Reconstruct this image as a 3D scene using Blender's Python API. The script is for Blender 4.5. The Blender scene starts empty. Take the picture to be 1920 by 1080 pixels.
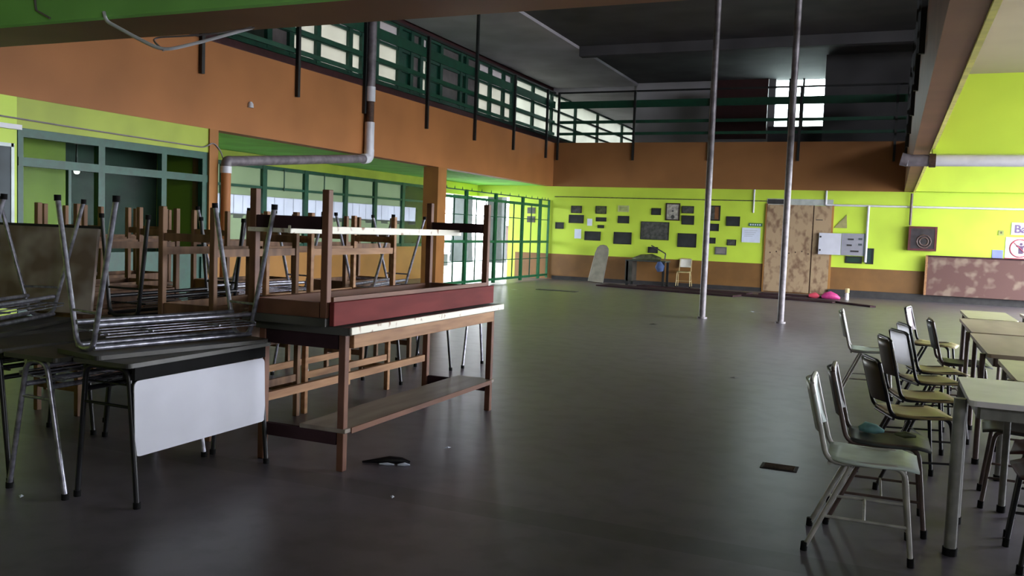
import bpy, bmesh, math, random
from mathutils import Vector, Matrix
random.seed(7)
S = bpy.context.scene
COL = S.collection
PI = math.pi

# ------------------------------------------------------------------ camera
cd = bpy.data.cameras.new('camera'); cam = bpy.data.objects.new('camera', cd); COL.objects.link(cam)
F, YAW, PIT, ROL = 1650.0, -0.405158379, -0.0671721619, 0.0370920504
cd.sensor_width = 36.0; cd.lens = 36.0 * F / 1920.0; cd.clip_start = 0.05; cd.clip_end = 300
fw = Vector((math.sin(YAW)*math.cos(PIT), math.cos(YAW)*math.cos(PIT), math.sin(PIT)))
r0 = Vector((math.cos(YAW), -math.sin(YAW), 0)); u0 = r0.cross(fw)
r1 = r0*math.cos(ROL) + u0*math.sin(ROL); u1 = r1.cross(fw)
M = Matrix((r1, u1, -fw)).transposed().to_4x4(); M.translation = Vector((0, 0, 1.42))
cam.matrix_world = M
S.camera = cam

# ------------------------------------------------------------------ world and daylight
S.view_settings.view_transform = 'Standard'; S.view_settings.look = 'None'
S.view_settings.gamma = 1; S.view_settings.use_curve_mapping = False
S.view_settings.exposure = 1.82
w = bpy.data.worlds.new('overcast_sky'); S.world = w; w.use_nodes = True
bg = w.node_tree.nodes['Background']; bg.inputs[0].default_value = (0.88, 0.91, 1.0, 1); bg.inputs[1].default_value = 7.0

def portal(name, loc, rot, sx, sy):
    l = bpy.data.lights.new(name, 'AREA'); l.shape = 'RECTANGLE'; l.size = sx; l.size_y = sy
    l.cycles.is_portal = True
    o = bpy.data.objects.new(name, l); o.location = loc; o.rotation_euler = rot; COL.objects.link(o)
# sky portals in the openings (they only guide sampling of the sky)
OPEN_X, OY0, OY1, OZ0, OZ1 = 6.0, 7.4, 23.5, 0.02, 3.3
NY0, NY1, NZ0, NZ1 = -3.4, -0.6, 2.35, 3.4  # added opening behind the camera, lights the face of the near beam
UY0, UY1, UZ0, UZ1 = 7.0, 17.0, 4.9, 6.2  # added openings high on the right, brighten the left band and ceiling
portal('portal_right', (OPEN_X+0.05, (OY0+OY1)/2, (OZ0+OZ1)/2), (0, PI/2, 0), OZ1-OZ0, OY1-OY0)
portal('portal_upper', (OPEN_X+0.05, (UY0+UY1)/2, (UZ0+UZ1)/2), (0, PI/2, 0), UZ1-UZ0, UY1-UY0)
portal('portal_right_near', (OPEN_X+0.05, (NY0+NY1)/2, (NZ0+NZ1)/2), (0, PI/2, 0), NZ1-NZ0, NY1-NY0)
portal('portal_gate', (-11.65, 22.75, 1.35), (0, -PI/2, 0), 2.7, 2.9)
portal('portal_passage', (-10.95, 24.2, 1.35), (-PI/2, 0, 0), 1.3, 2.7)
portal('portal_window', (-2.94, 30.2, 5.8), (-PI/2, 0, 0), 1.8, 1.7)

# ------------------------------------------------------------------ materials
def mat(name, col, rough=0.6, metal=0.0, noise=0.12, scale=6.0, col2=None, spec=0.5, bump=0.0, stretch=None, contrast=(0.35, 0.65)):
    m = bpy.data.materials.new(name); m.use_nodes = True
    nt = m.node_tree; b = nt.nodes['Principled BSDF']
    b.inputs['Roughness'].default_value = rough; b.inputs['Metallic'].default_value = metal
    b.inputs['Specular IOR Level'].default_value = spec
    if col2 is None: col2 = tuple(c*(1-noise*2) for c in col)
    tc = nt.nodes.new('ShaderNodeTexCoord'); mp = nt.nodes.new('ShaderNodeMapping')
    nz = nt.nodes.new('ShaderNodeTexNoise'); nz.inputs['Scale'].default_value = scale; nz.inputs['Detail'].default_value = 1.6
    nz.inputs['Roughness'].default_value = 0.65
    if stretch: mp.inputs['Scale'].default_value = stretch
    cr = nt.nodes.new('ShaderNodeValToRGB')
    cr.color_ramp.elements[0].position = contrast[0]; cr.color_ramp.elements[1].position = contrast[1]
    cr.color_ramp.elements[0].color = (*col2, 1); cr.color_ramp.elements[1].color = (*col, 1)
    nt.links.new(tc.outputs['Object'], mp.inputs['Vector']); nt.links.new(mp.outputs[0], nz.inputs['Vector'])
    nt.links.new(nz.outputs['Fac'], cr.inputs[0]); nt.links.new(cr.outputs[0], b.inputs['Base Color'])
    if bump:
        bp = nt.nodes.new('ShaderNodeBump'); bp.inputs['Strength'].default_value = bump; bp.inputs['Distance'].default_value = 0.01
        nt.links.new(nz.outputs['Fac'], bp.inputs['Height']); nt.links.new(bp.outputs[0], b.inputs['Normal'])
    return m

def two_tone(name, lo, hi, z):
    """wall paint with a darker wainscot below height z (object space)"""
    m = mat(name, hi, 0.55, noise=0.06, scale=1.3)
    nt = m.node_tree; b = nt.nodes['Principled BSDF']
    hi_out = b.inputs['Base Color'].links[0].from_socket
    g = nt.nodes.new('ShaderNodeTexCoord'); sp = nt.nodes.new('ShaderNodeSeparateXYZ')
    nt.links.new(g.outputs['Object'], sp.inputs[0])
    mt = nt.nodes.new('ShaderNodeMath'); mt.operation = 'GREATER_THAN'; mt.inputs[1].default_value = z
    nt.links.new(sp.outputs['Z'], mt.inputs[0])
    mx = nt.nodes.new('ShaderNodeMix'); mx.data_type = 'RGBA'
    nz = nt.nodes.new('ShaderNodeTexNoise'); nz.inputs['Scale'].default_value = 2.0; nz.inputs['Detail'].default_value = 5
    nt.links.new(g.outputs['Object'], nz.inputs['Vector'])
    cr = nt.nodes.new('ShaderNodeValToRGB'); cr.color_ramp.elements[0].position = .35; cr.color_ramp.elements[1].position = .65
    cr.color_ramp.elements[0].color = (*[c*.75 for c in lo], 1); cr.color_ramp.elements[1].color = (*lo, 1)
    nt.links.new(nz.outputs['Fac'], cr.inputs[0])
    nt.links.new(mt.outputs[0], mx.inputs[0]); nt.links.new(cr.outputs[0], mx.inputs[6]); nt.links.new(hi_out, mx.inputs[7])
    nt.links.new(mx.outputs[2], b.inputs['Base Color'])
    return m

YEL = (0.51, 0.69, 0.055)
BRN = (0.21, 0.10, 0.026)
M_cupb = mat('dark_green_cupboard', (0.02, 0.055, 0.038), 0.6, noise=0.3, scale=1.5)
M_pwall = mat('pale_wall_paint', (.6, .58, .52), .7)
M_wall = two_tone('yellow_wall_brown_wainscot', BRN, YEL, 0.74)
M_yel = mat('yellow_paint', YEL, 0.5, noise=0.06, scale=1.2)
M_grn = mat('lime_green_paint', (0.34, 0.78, 0.21), 0.9, spec=0.1, noise=0.08, scale=1.5)
M_org = mat('orange_paint', (0.37, 0.145, 0.045), 0.6, spec=0.3, noise=0.09, scale=0.9)
M_org_shaded = mat('shaded_orange_paint', (0.27, 0.118, 0.038), 0.65, spec=0.3, noise=0.1, scale=0.9)  # the orange paint darkened, for the weaker light on the back band
M_col = mat('ochre_column_paint', (0.34, 0.145, 0.04), 0.6, spec=0.3, noise=0.1, scale=2)
M_mus = mat('mustard_lime_paint', (0.36, 0.44, 0.045), 0.55, noise=0.08, scale=2)
M_brn = mat('brown_beam_paint', (0.26, 0.115, 0.05), 0.55, noise=0.1, scale=1.5)
M_wains = mat('brown_wainscot_paint', (0.38, 0.18, 0.045), 0.5, noise=0.08, scale=2)
M_maroon = mat('maroon_kerb_paint', (0.07, 0.018, 0.02), 0.6)
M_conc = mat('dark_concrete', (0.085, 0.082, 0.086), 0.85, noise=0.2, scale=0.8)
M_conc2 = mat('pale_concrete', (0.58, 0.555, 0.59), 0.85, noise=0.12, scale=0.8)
M_beige = mat('beige_soffit_paint', (0.38, 0.34, 0.225), 0.7, noise=0.06, scale=1.0)
M_steel_g = mat('green_steel_paint', (0.008, 0.075, 0.045), 0.45, noise=0.15, scale=8)
M_gate = mat('gate_green_paint', (0.012, 0.13, 0.05), 0.45, noise=0.15, scale=8)
M_rail = mat('dark_green_rail_paint', (0.004, 0.060, 0.030), 0.5, noise=0.15, scale=5)
M_post = mat('black_steel_paint', (0.012, 0.014, 0.014), 0.5, noise=0.2, scale=10)
M_black = mat('black_tube_paint', (0.010, 0.010, 0.013), 0.35, noise=0.2, scale=12)
M_chrome = mat('worn_grey_tube', (0.46, 0.46, 0.54), 0.33, 0.7, noise=0.25, scale=25)
M_greytube = mat('light_grey_tube_paint', (0.46, 0.45, 0.42), 0.4, 0.1, noise=0.15, scale=15)
M_tleg = mat('dull_grey_table_leg', (0.24, 0.24, 0.22), 0.5, noise=0.15, scale=15)
M_brtube = mat('brown_tube_paint', (0.11, 0.07, 0.06), 0.4, noise=0.2, scale=15)
M_rubber = mat('black_rubber', (0.010, 0.010, 0.010), 0.9, spec=0.15)
M_lam = mat('dark_grey_laminate', (0.085, 0.083, 0.072), 0.45, noise=0.3, scale=3)
M_lam2 = mat('pale_laminate', (0.80, 0.77, 0.80), 0.35, noise=0.07, scale=5)
M_lam3 = mat('cream_laminate', (0.62, 0.60, 0.42), 0.4, noise=0.07, scale=5)
M_white = mat('white_enamel', (0.54, 0.55, 0.62), 0.45, noise=0.04, scale=4)
M_chip = mat('chipped_white_edge', (0.80, 0.77, 0.64), 0.5, scale=14, col2=(0.30, 0.15, 0.07), contrast=(0.30, 0.40))
M_wood = mat('brown_bench_wood', (0.19, 0.085, 0.05), 0.55, spec=0.3, scale=5, col2=(0.11, 0.046, 0.028), stretch=(1, .35, 1))
M_tan = mat('tan_apron_wood', (0.36, 0.19, 0.085), 0.55, spec=0.3, scale=6, col2=(0.24, 0.115, 0.05), stretch=(4, .5, 4))
M_red = mat('red_brown_board', (0.18, 0.036, 0.034), 0.7, spec=0.12, scale=4, col2=(0.13, 0.026, 0.025), stretch=(3, .5, 3))
M_wood2 = mat('old_desk_wood', (0.23, 0.125, 0.065), 0.6, spec=0.3, scale=6, col2=(0.11, 0.055, 0.03), stretch=(2, 2, .5))
M_wood3 = mat('pale_table_wood', (0.44, 0.36, 0.28), 0.5, scale=5, col2=(0.33, 0.265, 0.205), stretch=(1, .2, 1))
M_ply = mat('plywood_door', (0.34, 0.24, 0.14), 0.7, scale=7, col2=(0.17, 0.10, 0.055), contrast=(0.30, 0.52), stretch=(1, 1, .7))
M_seat_g = mat('grey_green_seat', (0.64, 0.74, 0.70), 0.4, noise=0.1, scale=7)
M_seat_d = mat('dark_grey_seat', (0.055, 0.062, 0.06), 0.45, noise=0.2, scale=7)
M_seat_y = mat('yellowish_ply_seat', (0.60, 0.54, 0.26), 0.4, scale=5, col2=(0.50, 0.38, 0.24))
M_seat_b = mat('brown_ply_back', (0.10, 0.085, 0.055), 0.35, scale=5, col2=(0.065, 0.05, 0.035))
M_plast = mat('white_plastic', (0.85, 0.86, 0.9), 0.4, noise=0.03)
M_pipe = mat('dull_grey_pipe', (0.19, 0.165, 0.18), 0.45, noise=0.2, scale=8)
M_pvc = mat('white_pvc', (0.62, 0.62, 0.66), 0.4, noise=0.05)
M_rust = mat('rusty_joint', (0.07, 0.03, 0.015), 0.7, noise=0.25, scale=20)
M_frame = mat('dark_picture_glass', (0.035, 0.038, 0.042), 0.35, noise=0.2, scale=4)
M_frame2 = mat('grey_print', (0.085, 0.088, 0.08), 0.45, noise=0.3, scale=10)
M_olive = mat('olive_print', (0.10, 0.115, 0.05), 0.5, noise=0.3, scale=10)
M_paper = mat('white_paper', (0.62, 0.68, 0.80), 0.7, noise=0.04)
M_paper_t = mat('toned_paper', (0.42, 0.40, 0.33), 0.7, scale=14, col2=(0.20, 0.19, 0.17))
M_panedk = mat('dark_pane', (0.035, 0.045, 0.035), 0.25, noise=0.2, scale=1.5)
M_boxgrey = mat('switchboard_grey', (0.27, 0.27, 0.31), 0.45, noise=0.05)
M_hose = mat('dark_red_cabinet', (0.10, 0.014, 0.016), 0.5, noise=0.2, scale=6)
M_hose2 = mat('hose_cabinet_glass', (0.045, 0.038, 0.045), 0.3, noise=0.2, scale=6)
M_board = mat('peeling_brown_board', (0.19, 0.135, 0.10), 0.7, scale=3.2, col2=(0.095, 0.043, 0.036), contrast=(0.52, 0.66))
M_mott = mat('mottled_brown_board', (0.46, 0.40, 0.36), 0.7, scale=4.5, col2=(0.22, 0.155, 0.12), contrast=(0.4, 0.65))
M_plinth = mat('dark_plinth', (0.03, 0.028, 0.028), 0.7, noise=0.2)
M_plank = mat('dark_red_floor_plank', (0.05, 0.026, 0.03), 0.9, spec=0.1, noise=0.25, scale=3)
M_signred = mat('sign_red', (0.55, 0.06, 0.10), 0.5, noise=0.03)
M_signink = mat('sign_ink', (0.10, 0.05, 0.13), 0.5, noise=0.03)
M_signgrn = mat('sign_green', (0.05, 0.16, 0.07), 0.5, noise=0.1)
M_signblue = mat('sign_blue', (0.22, 0.26, 0.62), 0.5, noise=0.05)
M_cream = mat('cream_tube', (0.52, 0.42, 0.20), 0.5, noise=0.1)
M_creamseat = mat('pale_chair_back', (0.60, 0.58, 0.52), 0.5, noise=0.06)
M_canvas = mat('grey_canvas', (0.27, 0.255, 0.20), 0.8, noise=0.15, scale=5)
M_pink = mat('pink_bag', (0.60, 0.05, 0.24), 0.5, noise=0.15, scale=12)
M_blue = mat('blue_cloth', (0.05, 0.09, 0.22), 0.8, noise=0.2)
M_grass = mat('outdoor_paving', (0.55, 0.57, 0.55), 0.8, noise=0.15, scale=1.2)
M_outcol = mat('outdoor_grey_column', (0.035, 0.045, 0.043), 0.8, noise=0.1)
M_outgrn = mat('outdoor_green_panel', (0.008, 0.12, 0.05), 0.6)
M_outbr = mat('outdoor_brown_block', (0.06, 0.035, 0.03), 0.8)
M_teal = mat('teal_wrapper', (0.25, 0.55, 0.62), 0.4, noise=0.2, scale=20)
M_chalk = mat('slate_board', (0.055, 0.075, 0.085), 0.6, noise=0.25, scale=2)
M_cable = mat('grey_cable', (0.22, 0.19, 0.2), 0.5)
M_redlac = mat('dark_red_partition', (0.045, 0.010, 0.010), 0.6)

# frosted panes that let daylight through
def frosted(name, col):
    m = bpy.data.materials.new(name); m.use_nodes = True; nt = m.node_tree
    for n in list(nt.nodes):
        if n.type != 'OUTPUT_MATERIAL': nt.nodes.remove(n)
    out = [n for n in nt.nodes if n.type == 'OUTPUT_MATERIAL'][0]
    t = nt.nodes.new('ShaderNodeBsdfTranslucent'); d = nt.nodes.new('ShaderNodeBsdfDiffuse'); mx = nt.nodes.new('ShaderNodeMixShader')
    nz = nt.nodes.new('ShaderNodeTexNoise'); nz.inputs['Scale'].default_value = 1.5
    cr = nt.nodes.new('ShaderNodeValToRGB'); cr.color_ramp.elements[0].color = (*[c*.75 for c in col], 1); cr.color_ramp.elements[1].color = (*col, 1)
    tc = nt.nodes.new('ShaderNodeTexCoord'); nt.links.new(tc.outputs['Object'], nz.inputs['Vector'])
    nt.links.new(nz.outputs['Fac'], cr.inputs[0]); nt.links.new(cr.outputs[0], t.inputs[0])
    d.inputs[0].default_value = (0.25, 0.27, 0.22, 1); mx.inputs[0].default_value = 0.35
    nt.links.new(t.outputs[0], mx.inputs[1]); nt.links.new(d.outputs[0], mx.inputs[2]); nt.links.new(mx.outputs[0], out.inputs[0])
    return m
M_frost = frosted('frosted_pane', (0.35, 0.345, 0.31))
M_frost2 = frosted('dim_frosted_pane', (0.26, 0.245, 0.25))
M_frost3 = frosted('clearer_frosted_pane', (0.40, 0.41, 0.37))
M_panebl = frosted('greenish_frosted_pane', (0.28, 0.33, 0.24))
M_sheet = frosted('backlit_white_sheet', (0.50, 0.52, 0.58))

M_chairwhite = frosted('translucent_white_plastic', (0.92, 0.92, 0.95))
def glass(name, col, trans=0.8):
    m = bpy.data.materials.new(name); m.use_nodes = True; nt = m.node_tree
    out = [n for n in nt.nodes if n.type == 'OUTPUT_MATERIAL'][0]; b = nt.nodes['Principled BSDF']
    b.inputs['Base Color'].default_value = (0.02, 0.025, 0.022, 1); b.inputs['Roughness'].default_value = 0.08
    t = nt.nodes.new('ShaderNodeBsdfTransparent'); t.inputs[0].default_value = (*col, 1)
    mx = nt.nodes.new('ShaderNodeMixShader'); mx.inputs[0].default_value = trans
    nt.links.new(b.outputs[0], mx.inputs[1]); nt.links.new(t.outputs[0], mx.inputs[2]); nt.links.new(mx.outputs[0], out.inputs[0])
    return m
M_glass = glass('window_glass', (0.85, 0.92, 0.88), 0.985)

# floor: worn terrazzo with a darker strip running across it
def floor_mat():
    m = mat('worn_terrazzo_floor', (0.152, 0.135, 0.160), 0.36, scale=0.55, col2=(0.122, 0.109, 0.128), contrast=(0.3, 0.7), spec=0.55)
    nt = m.node_tree; b = nt.nodes['Principled BSDF']; base = b.inputs['Base Color'].links[0].from_socket
    tc = nt.nodes.new('ShaderNodeTexCoord')
    n2 = nt.nodes.new('ShaderNodeTexNoise'); n2.inputs['Scale'].default_value = 5; n2.inputs['Detail'].default_value = 8
    nt.links.new(tc.outputs['Object'], n2.inputs['Vector'])
    c2 = nt.nodes.new('ShaderNodeValToRGB'); c2.color_ramp.elements[0].position = .38; c2.color_ramp.elements[1].position = .55
    c2.color_ramp.elements[0].color = (.78, .78, .78, 1); c2.color_ramp.elements[1].color = (1, 1, 1, 1)
    nt.links.new(n2.outputs['Fac'], c2.inputs[0])
    mu = nt.nodes.new('ShaderNodeMix'); mu.data_type = 'RGBA'; mu.blend_type = 'MULTIPLY'; mu.inputs[0].default_value = 1
    nt.links.new(base, mu.inputs[6]); nt.links.new(c2.outputs[0], mu.inputs[7])
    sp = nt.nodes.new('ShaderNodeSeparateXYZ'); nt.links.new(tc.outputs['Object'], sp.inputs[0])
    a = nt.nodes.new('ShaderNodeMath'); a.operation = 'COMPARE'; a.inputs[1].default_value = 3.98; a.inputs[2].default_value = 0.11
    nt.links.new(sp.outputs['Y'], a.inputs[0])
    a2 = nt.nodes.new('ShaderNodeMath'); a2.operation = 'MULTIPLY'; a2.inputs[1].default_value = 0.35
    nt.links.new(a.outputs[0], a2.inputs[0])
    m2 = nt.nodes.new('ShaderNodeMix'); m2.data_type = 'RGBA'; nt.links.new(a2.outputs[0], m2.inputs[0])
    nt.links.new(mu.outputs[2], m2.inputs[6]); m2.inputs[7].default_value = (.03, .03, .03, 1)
    nt.links.new(m2.outputs[2], b.inputs['Base Color'])
    return m
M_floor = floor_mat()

# ------------------------------------------------------------------ geometry helpers
def fillet(pts, rad, n=5):
    pts = [Vector(p) for p in pts]
    if rad <= 0 or len(pts) < 3: return pts
    out = [pts[0]]
    for i in range(1, len(pts)-1):
        a, b, c = pts[i-1], pts[i], pts[i+1]
        d1, d2 = (a-b), (c-b); r = min(rad, d1.length*.48, d2.length*.48)
        p, q = b + d1.normalized()*r, b + d2.normalized()*r
        for k in range(n+1):
            t = k/n; out.append(p*(1-t)**2 + b*2*t*(1-t) + q*t*t)
    out.append(pts[-1]); return out

class MB:
    def __init__(s): s.v = []; s.f = []; s.sm = []
    def add(s, vs, fs, smooth=False):
        o = len(s.v); s.v += [tuple(v) for v in vs]; s.f += [tuple(i+o for i in f) for f in fs]; s.sm += [smooth]*len(fs); return s
    def box(s, x0, x1, y0, y1, z0, z1, mtx=None):
        vs = [Vector((x, y, z)) for x in (x0, x1) for y in (y0, y1) for z in (z0, z1)]
        if mtx is not None: vs = [mtx @ v for v in vs]
        return s.add(vs, [(0, 1, 3, 2), (4, 6, 7, 5), (0, 4, 5, 1), (2, 3, 7, 6), (0, 2, 6, 4), (1, 5, 7, 3)])
    def cbox(s, x0, x1, y0, y1, z0, z1, c=0.004, mtx=None):
        bm = bmesh.new()
        for x, sx in ((x0, 1), (x1, -1)):
            for y, sy in ((y0, 1), (y1, -1)):
                for z, sz in ((z0, 1), (z1, -1)):
                    bm.verts.new((x, y+sy*c, z+sz*c)); bm.verts.new((x+sx*c, y, z+sz*c)); bm.verts.new((x+sx*c, y+sy*c, z))
        bmesh.ops.convex_hull(bm, input=bm.verts)
        bmesh.ops.dissolve_limit(bm, angle_limit=0.02, verts=bm.verts, edges=bm.edges)
        bm.verts.index_update(); vs = [v.co.copy() for v in bm.verts]; fs = [[v.index for v in f.verts] for f in bm.faces]; bm.free()
        if mtx is not None: vs = [mtx @ v for v in vs]
        return s.add(vs, fs)
    def bar(s, p, q, w, h, up=(0, 0, 1)):
        p, q = Vector(p), Vector(q); d = (q-p).normalized(); u = Vector(up)
        if abs(d.dot(u)) > .98: u = Vector((1, 0, 0))
        a = d.cross(u).normalized(); u = a.cross(d)
        vs = [e + a*sa*w/2 + u*su*h/2 for e in (p, q) for sa in (-1, 1) for su in (-1, 1)]
        return s.add(vs, [(0, 1, 3, 2), (4, 6, 7, 5), (0, 4, 5, 1), (2, 3, 7, 6), (0, 2, 6, 4), (1, 5, 7, 3)])
    def tube(s, pts, r, n=8, cap=True):
        pts = [Vector(p) for p in pts]; rings = []; ref = None
        for i, p in enumerate(pts):
            d = (pts[min(i+1, len(pts)-1)] - pts[max(i-1, 0)]).normalized()
            if ref is None: ref = Vector((0, 0, 1)) if abs(d.z) < .9 else Vector((1, 0, 0))
            a = d.cross(ref).normalized(); b = d.cross(a).normalized(); ref = a.cross(d) if False else ref
            a = a if not rings else (pa - d*pa.dot(d)).normalized()
            b = d.cross(a); pa = a
            rr = r[i] if isinstance(r, (list, tuple)) else r
            rings.append([p + (a*math.cos(2*PI*k/n) + b*math.sin(2*PI*k/n))*rr for k in range(n)])
        vs = [v for ring in rings for v in ring]; fs = []
        for i in range(len(rings)-1):
            for k in range(n): fs.append((i*n+k, i*n+(k+1) % n, (i+1)*n+(k+1) % n, (i+1)*n+k))
        s.add(vs, fs, True)
        if cap:
            m = len(vs); s.add(rings[0], [tuple(range(n-1, -1, -1))]); s.add(rings[-1], [tuple(range(n))])
        return s
    def prism(s, outline, thick, mtx):
        """2-D outline (u,v) extruded by thick along +w; mtx maps (u,v,w)"""
        n = len(outline)
        vs = [mtx @ Vector((u, v, 0)) for u, v in outline] + [mtx @ Vector((u, v, thick)) for u, v in outline]
        fs = [tuple(range(n-1, -1, -1)), tuple(range(n, 2*n))] + [(i, (i+1) % n, n+(i+1) % n, n+i) for i in range(n)]
        return s.add(vs, fs)
    def build(s, name, m, parent=None, loc=None):
        me = bpy.data.meshes.new(name); me.from_pydata(s.v, [], s.f); me.polygons.foreach_set('use_smooth', s.sm)
        bm = bmesh.new(); bm.from_mesh(me); bmesh.ops.recalc_face_normals(bm, faces=bm.faces); bm.to_mesh(me); bm.free()
        me.materials.append(m); o = bpy.data.objects.new(name, me); COL.objects.link(o)
        if parent is not None: o.parent = parent
        if loc is not None: o.location = loc
        return o

def rrect(w, h, r, n=4):
    out = []
    for cx, cy, a0 in ((w/2-r, h/2-r, 0), (-w/2+r, h/2-r, 90), (-w/2+r, -h/2+r, 180), (w/2-r, -h/2+r, 270)):
        for k in range(n+1):
            a = math.radians(a0 + 90*k/n); out.append((cx+r*math.cos(a), cy+r*math.sin(a)))
    return out
def frame_m(o, u, v):
    u, v = Vector(u).normalized(), Vector(v).normalized(); w_ = u.cross(v)
    m = Matrix((u, v, w_)).transposed().to_4x4(); m.translation = Vector(o); return m

def tag(o, label, cat, group=None, kind=None):
    if label: o['label'] = label
    if cat: o['category'] = cat
    if group: o['group'] = group
    if kind: o['kind'] = kind
    return o
def thing(name, label, cat, loc=(0, 0, 0), rot=(0, 0, 0), group=None):
    o = bpy.data.objects.new(name, None); COL.objects.link(o); o.location = loc; o.rotation_euler = rot; o.empty_display_size = .1
    return tag(o, label, cat, group)
def base(name):
    return name.split('.')[0]
def copy_tree(o, parent=None):
    c = o.copy(); COL.objects.link(c)
    if parent is not None: c.parent = parent
    for ch in list(o.children): copy_tree(ch, c)
    return c
def place(o, label, loc, rot, group=None):
    o.location = loc; o.rotation_euler = rot; o['label'] = label
    if group: o['group'] = group
    return o
def struct(name, mb, m, label=None, parent=None):
    o = mb.build(name, m, parent)
    if parent is None:
        o['kind'] = 'structure'
        if label: o['label'] = label; o['category'] = 'structure'
    return o
def sthing(name, label, loc=(0, 0, 0)):
    o = thing(name, label, 'structure', loc); o['kind'] = 'structure'; return o

# ================================================================== SETTING
XL, YB, ZS, ZM = -9.16, 24.15, 2.70, 3.95
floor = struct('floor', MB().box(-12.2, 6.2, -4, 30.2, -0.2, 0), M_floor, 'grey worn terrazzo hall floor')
struct('ground', MB().box(-90, -12.2, -4, 120, -0.2, -0.01).box(-12.2, -10.3, 30.2, 120, -0.2, -0.01).box(-10.3, 60, 30.2, 120, -0.2, -.01).box(6.2, 60, -4, 30.2, -0.2, -.01), M_grass, 'sunlit pale paving outside the gates')
# back wall, lower storey
struct('wall_back', MB().box(-10.3, 6.2, YB, YB+.25, 0, ZS+.2), M_wall, 'yellow back wall with brown wainscot')
struct('wall_passage', MB().box(-10.55, -10.3, YB, 30.2, 0, ZM), M_yel, 'yellow side of the passage outside the gates')
# edge beams (mezzanine bands)
struct('edge_beam', MB().box(XL-.25, XL, 4.3, YB+.0, ZS, ZM), M_org, 'orange mezzanine edge beam along the left side')
struct('edge_beam', MB().box(XL, 0.2, YB-.06, YB+.25, ZS, ZM), M_org_shaded, 'orange mezzanine edge beam across the back')
eb = struct('edge_beam', MB().box(0.2, 0.42, 4.3, YB-.06, ZS, ZM), M_brn, 'brown mezzanine edge beam along the right side')
struct('edge_beam', MB().box(-9.4, 6.0, 4.36, 4.86, ZS, ZM), M_brn, 'brown mezzanine edge beam overhead in the foreground')
struct('beam_face', MB().box(-12, 6.0, 4.30, 4.36, ZS, 3.65), M_grn, 'green painted inner face of the foreground beam')
struct('trim_1', MB().box(0.405, 0.445, 4.3, YB, ZS-.02, ZS+.06), mat('bright_yellow_arris', (0.95, 0.90, 0.22), .6), 'yellow painted arris of the right beam')
# cross beams of the right gallery, slabs
struct('cross_beam', MB().box(0.42, 6.0, 13.0, 13.35, 2.62, 3.65), M_yel, 'yellow cross beam under the right gallery')
struct('cross_beam', MB().box(0.42, 6.0, YB-.4, YB, ZS, 3.65), M_yel, 'yellow beam above the back wall on the right')
struct('slab_right', MB().box(0.42, 6.2, -4, 30.2, 3.65, ZM), M_beige, 'beige slab soffit of the right gallery')
struct('slab_near', MB().box(-12.2, 0.42, -4, 4.36, 3.65, ZM), M_beige, 'beige slab soffit above the viewer')
struct('slab_left', MB().box(-12.0, XL-.25, 10.2, 30.2, ZS+.01, ZM).box(-12.0, XL-.25, 4.86, 10.2, 3.65, ZM), M_grn, 'green slab soffit of the left gallery')
struct('gate_sky_blocker', MB().box(-17.0, -12.0, 12, 35, 3.3, 3.5), M_beige, 'added canopy outside the left gallery, holding back sky light at the gates')  # slab added to cut the sky light coming through the gates
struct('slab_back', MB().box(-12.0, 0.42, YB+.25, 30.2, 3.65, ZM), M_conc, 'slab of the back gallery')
# kerb on top of the left band
struct('trim_2', MB().box(XL-.2, XL-.06, 4.86, YB, ZM, ZM+.03), M_maroon, 'maroon kerb strip on the left band')
# enclosure
struct('wall_near', MB().box(-12.2, 6.2, -4.2, -4, 0, 7), M_beige, 'wall behind the viewer')
mb = MB().box(6.0, 6.2, -4, NY0, 0, 3.65).box(6.0, 6.2, NY1, OY0, 0, 3.65).box(6.0, 6.2, NY0, NY1, 0, NZ0).box(6.0, 6.2, NY0, NY1, NZ1, 3.65).box(6.0, 6.2, OY1, 30.2, 0, 3.65).box(6.0, 6.2, OY0, OY1, 0, OZ0).box(6.0, 6.2, OY0, OY1, OZ1, 3.65)
for y in (11.3, 14.2, 17.1, 20.0): mb.box(6.0, 6.2, y-.12, y+.12, OZ0, OZ1)
struct('wall_right', mb, M_pwall, 'pale right wall with a row of windows and an added high opening for light')
mb = MB().box(6.0, 6.2, -4, UY0, ZM, 7).box(6.0, 6.2, UY1, 30.2, ZM, 7).box(6.0, 6.2, UY0, UY1, ZM, UZ0).box(6.0, 6.2, UY0, UY1, UZ1, 7)
for y in (9.4, 12.3, 15.2): mb.box(6.0, 6.2, y-.1, y+.1, UZ0, UZ1)
struct('wall_right_upper', mb, M_conc2, 'upper right wall with a row of openings added for light')
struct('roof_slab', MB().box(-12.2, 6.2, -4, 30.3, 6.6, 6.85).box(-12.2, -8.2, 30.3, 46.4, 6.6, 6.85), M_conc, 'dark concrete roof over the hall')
mb = MB()
for y in (23.9,): mb.box(-8.4, 6.0, y-.15, y+.15, 6.33, 6.6)
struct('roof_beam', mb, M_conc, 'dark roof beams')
struct('roof_strip', MB().box(-11.5, -8.4, 4.3, 30, 6.52, 6.599), M_conc2, 'pale ceiling strip over the left gallery')
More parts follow.
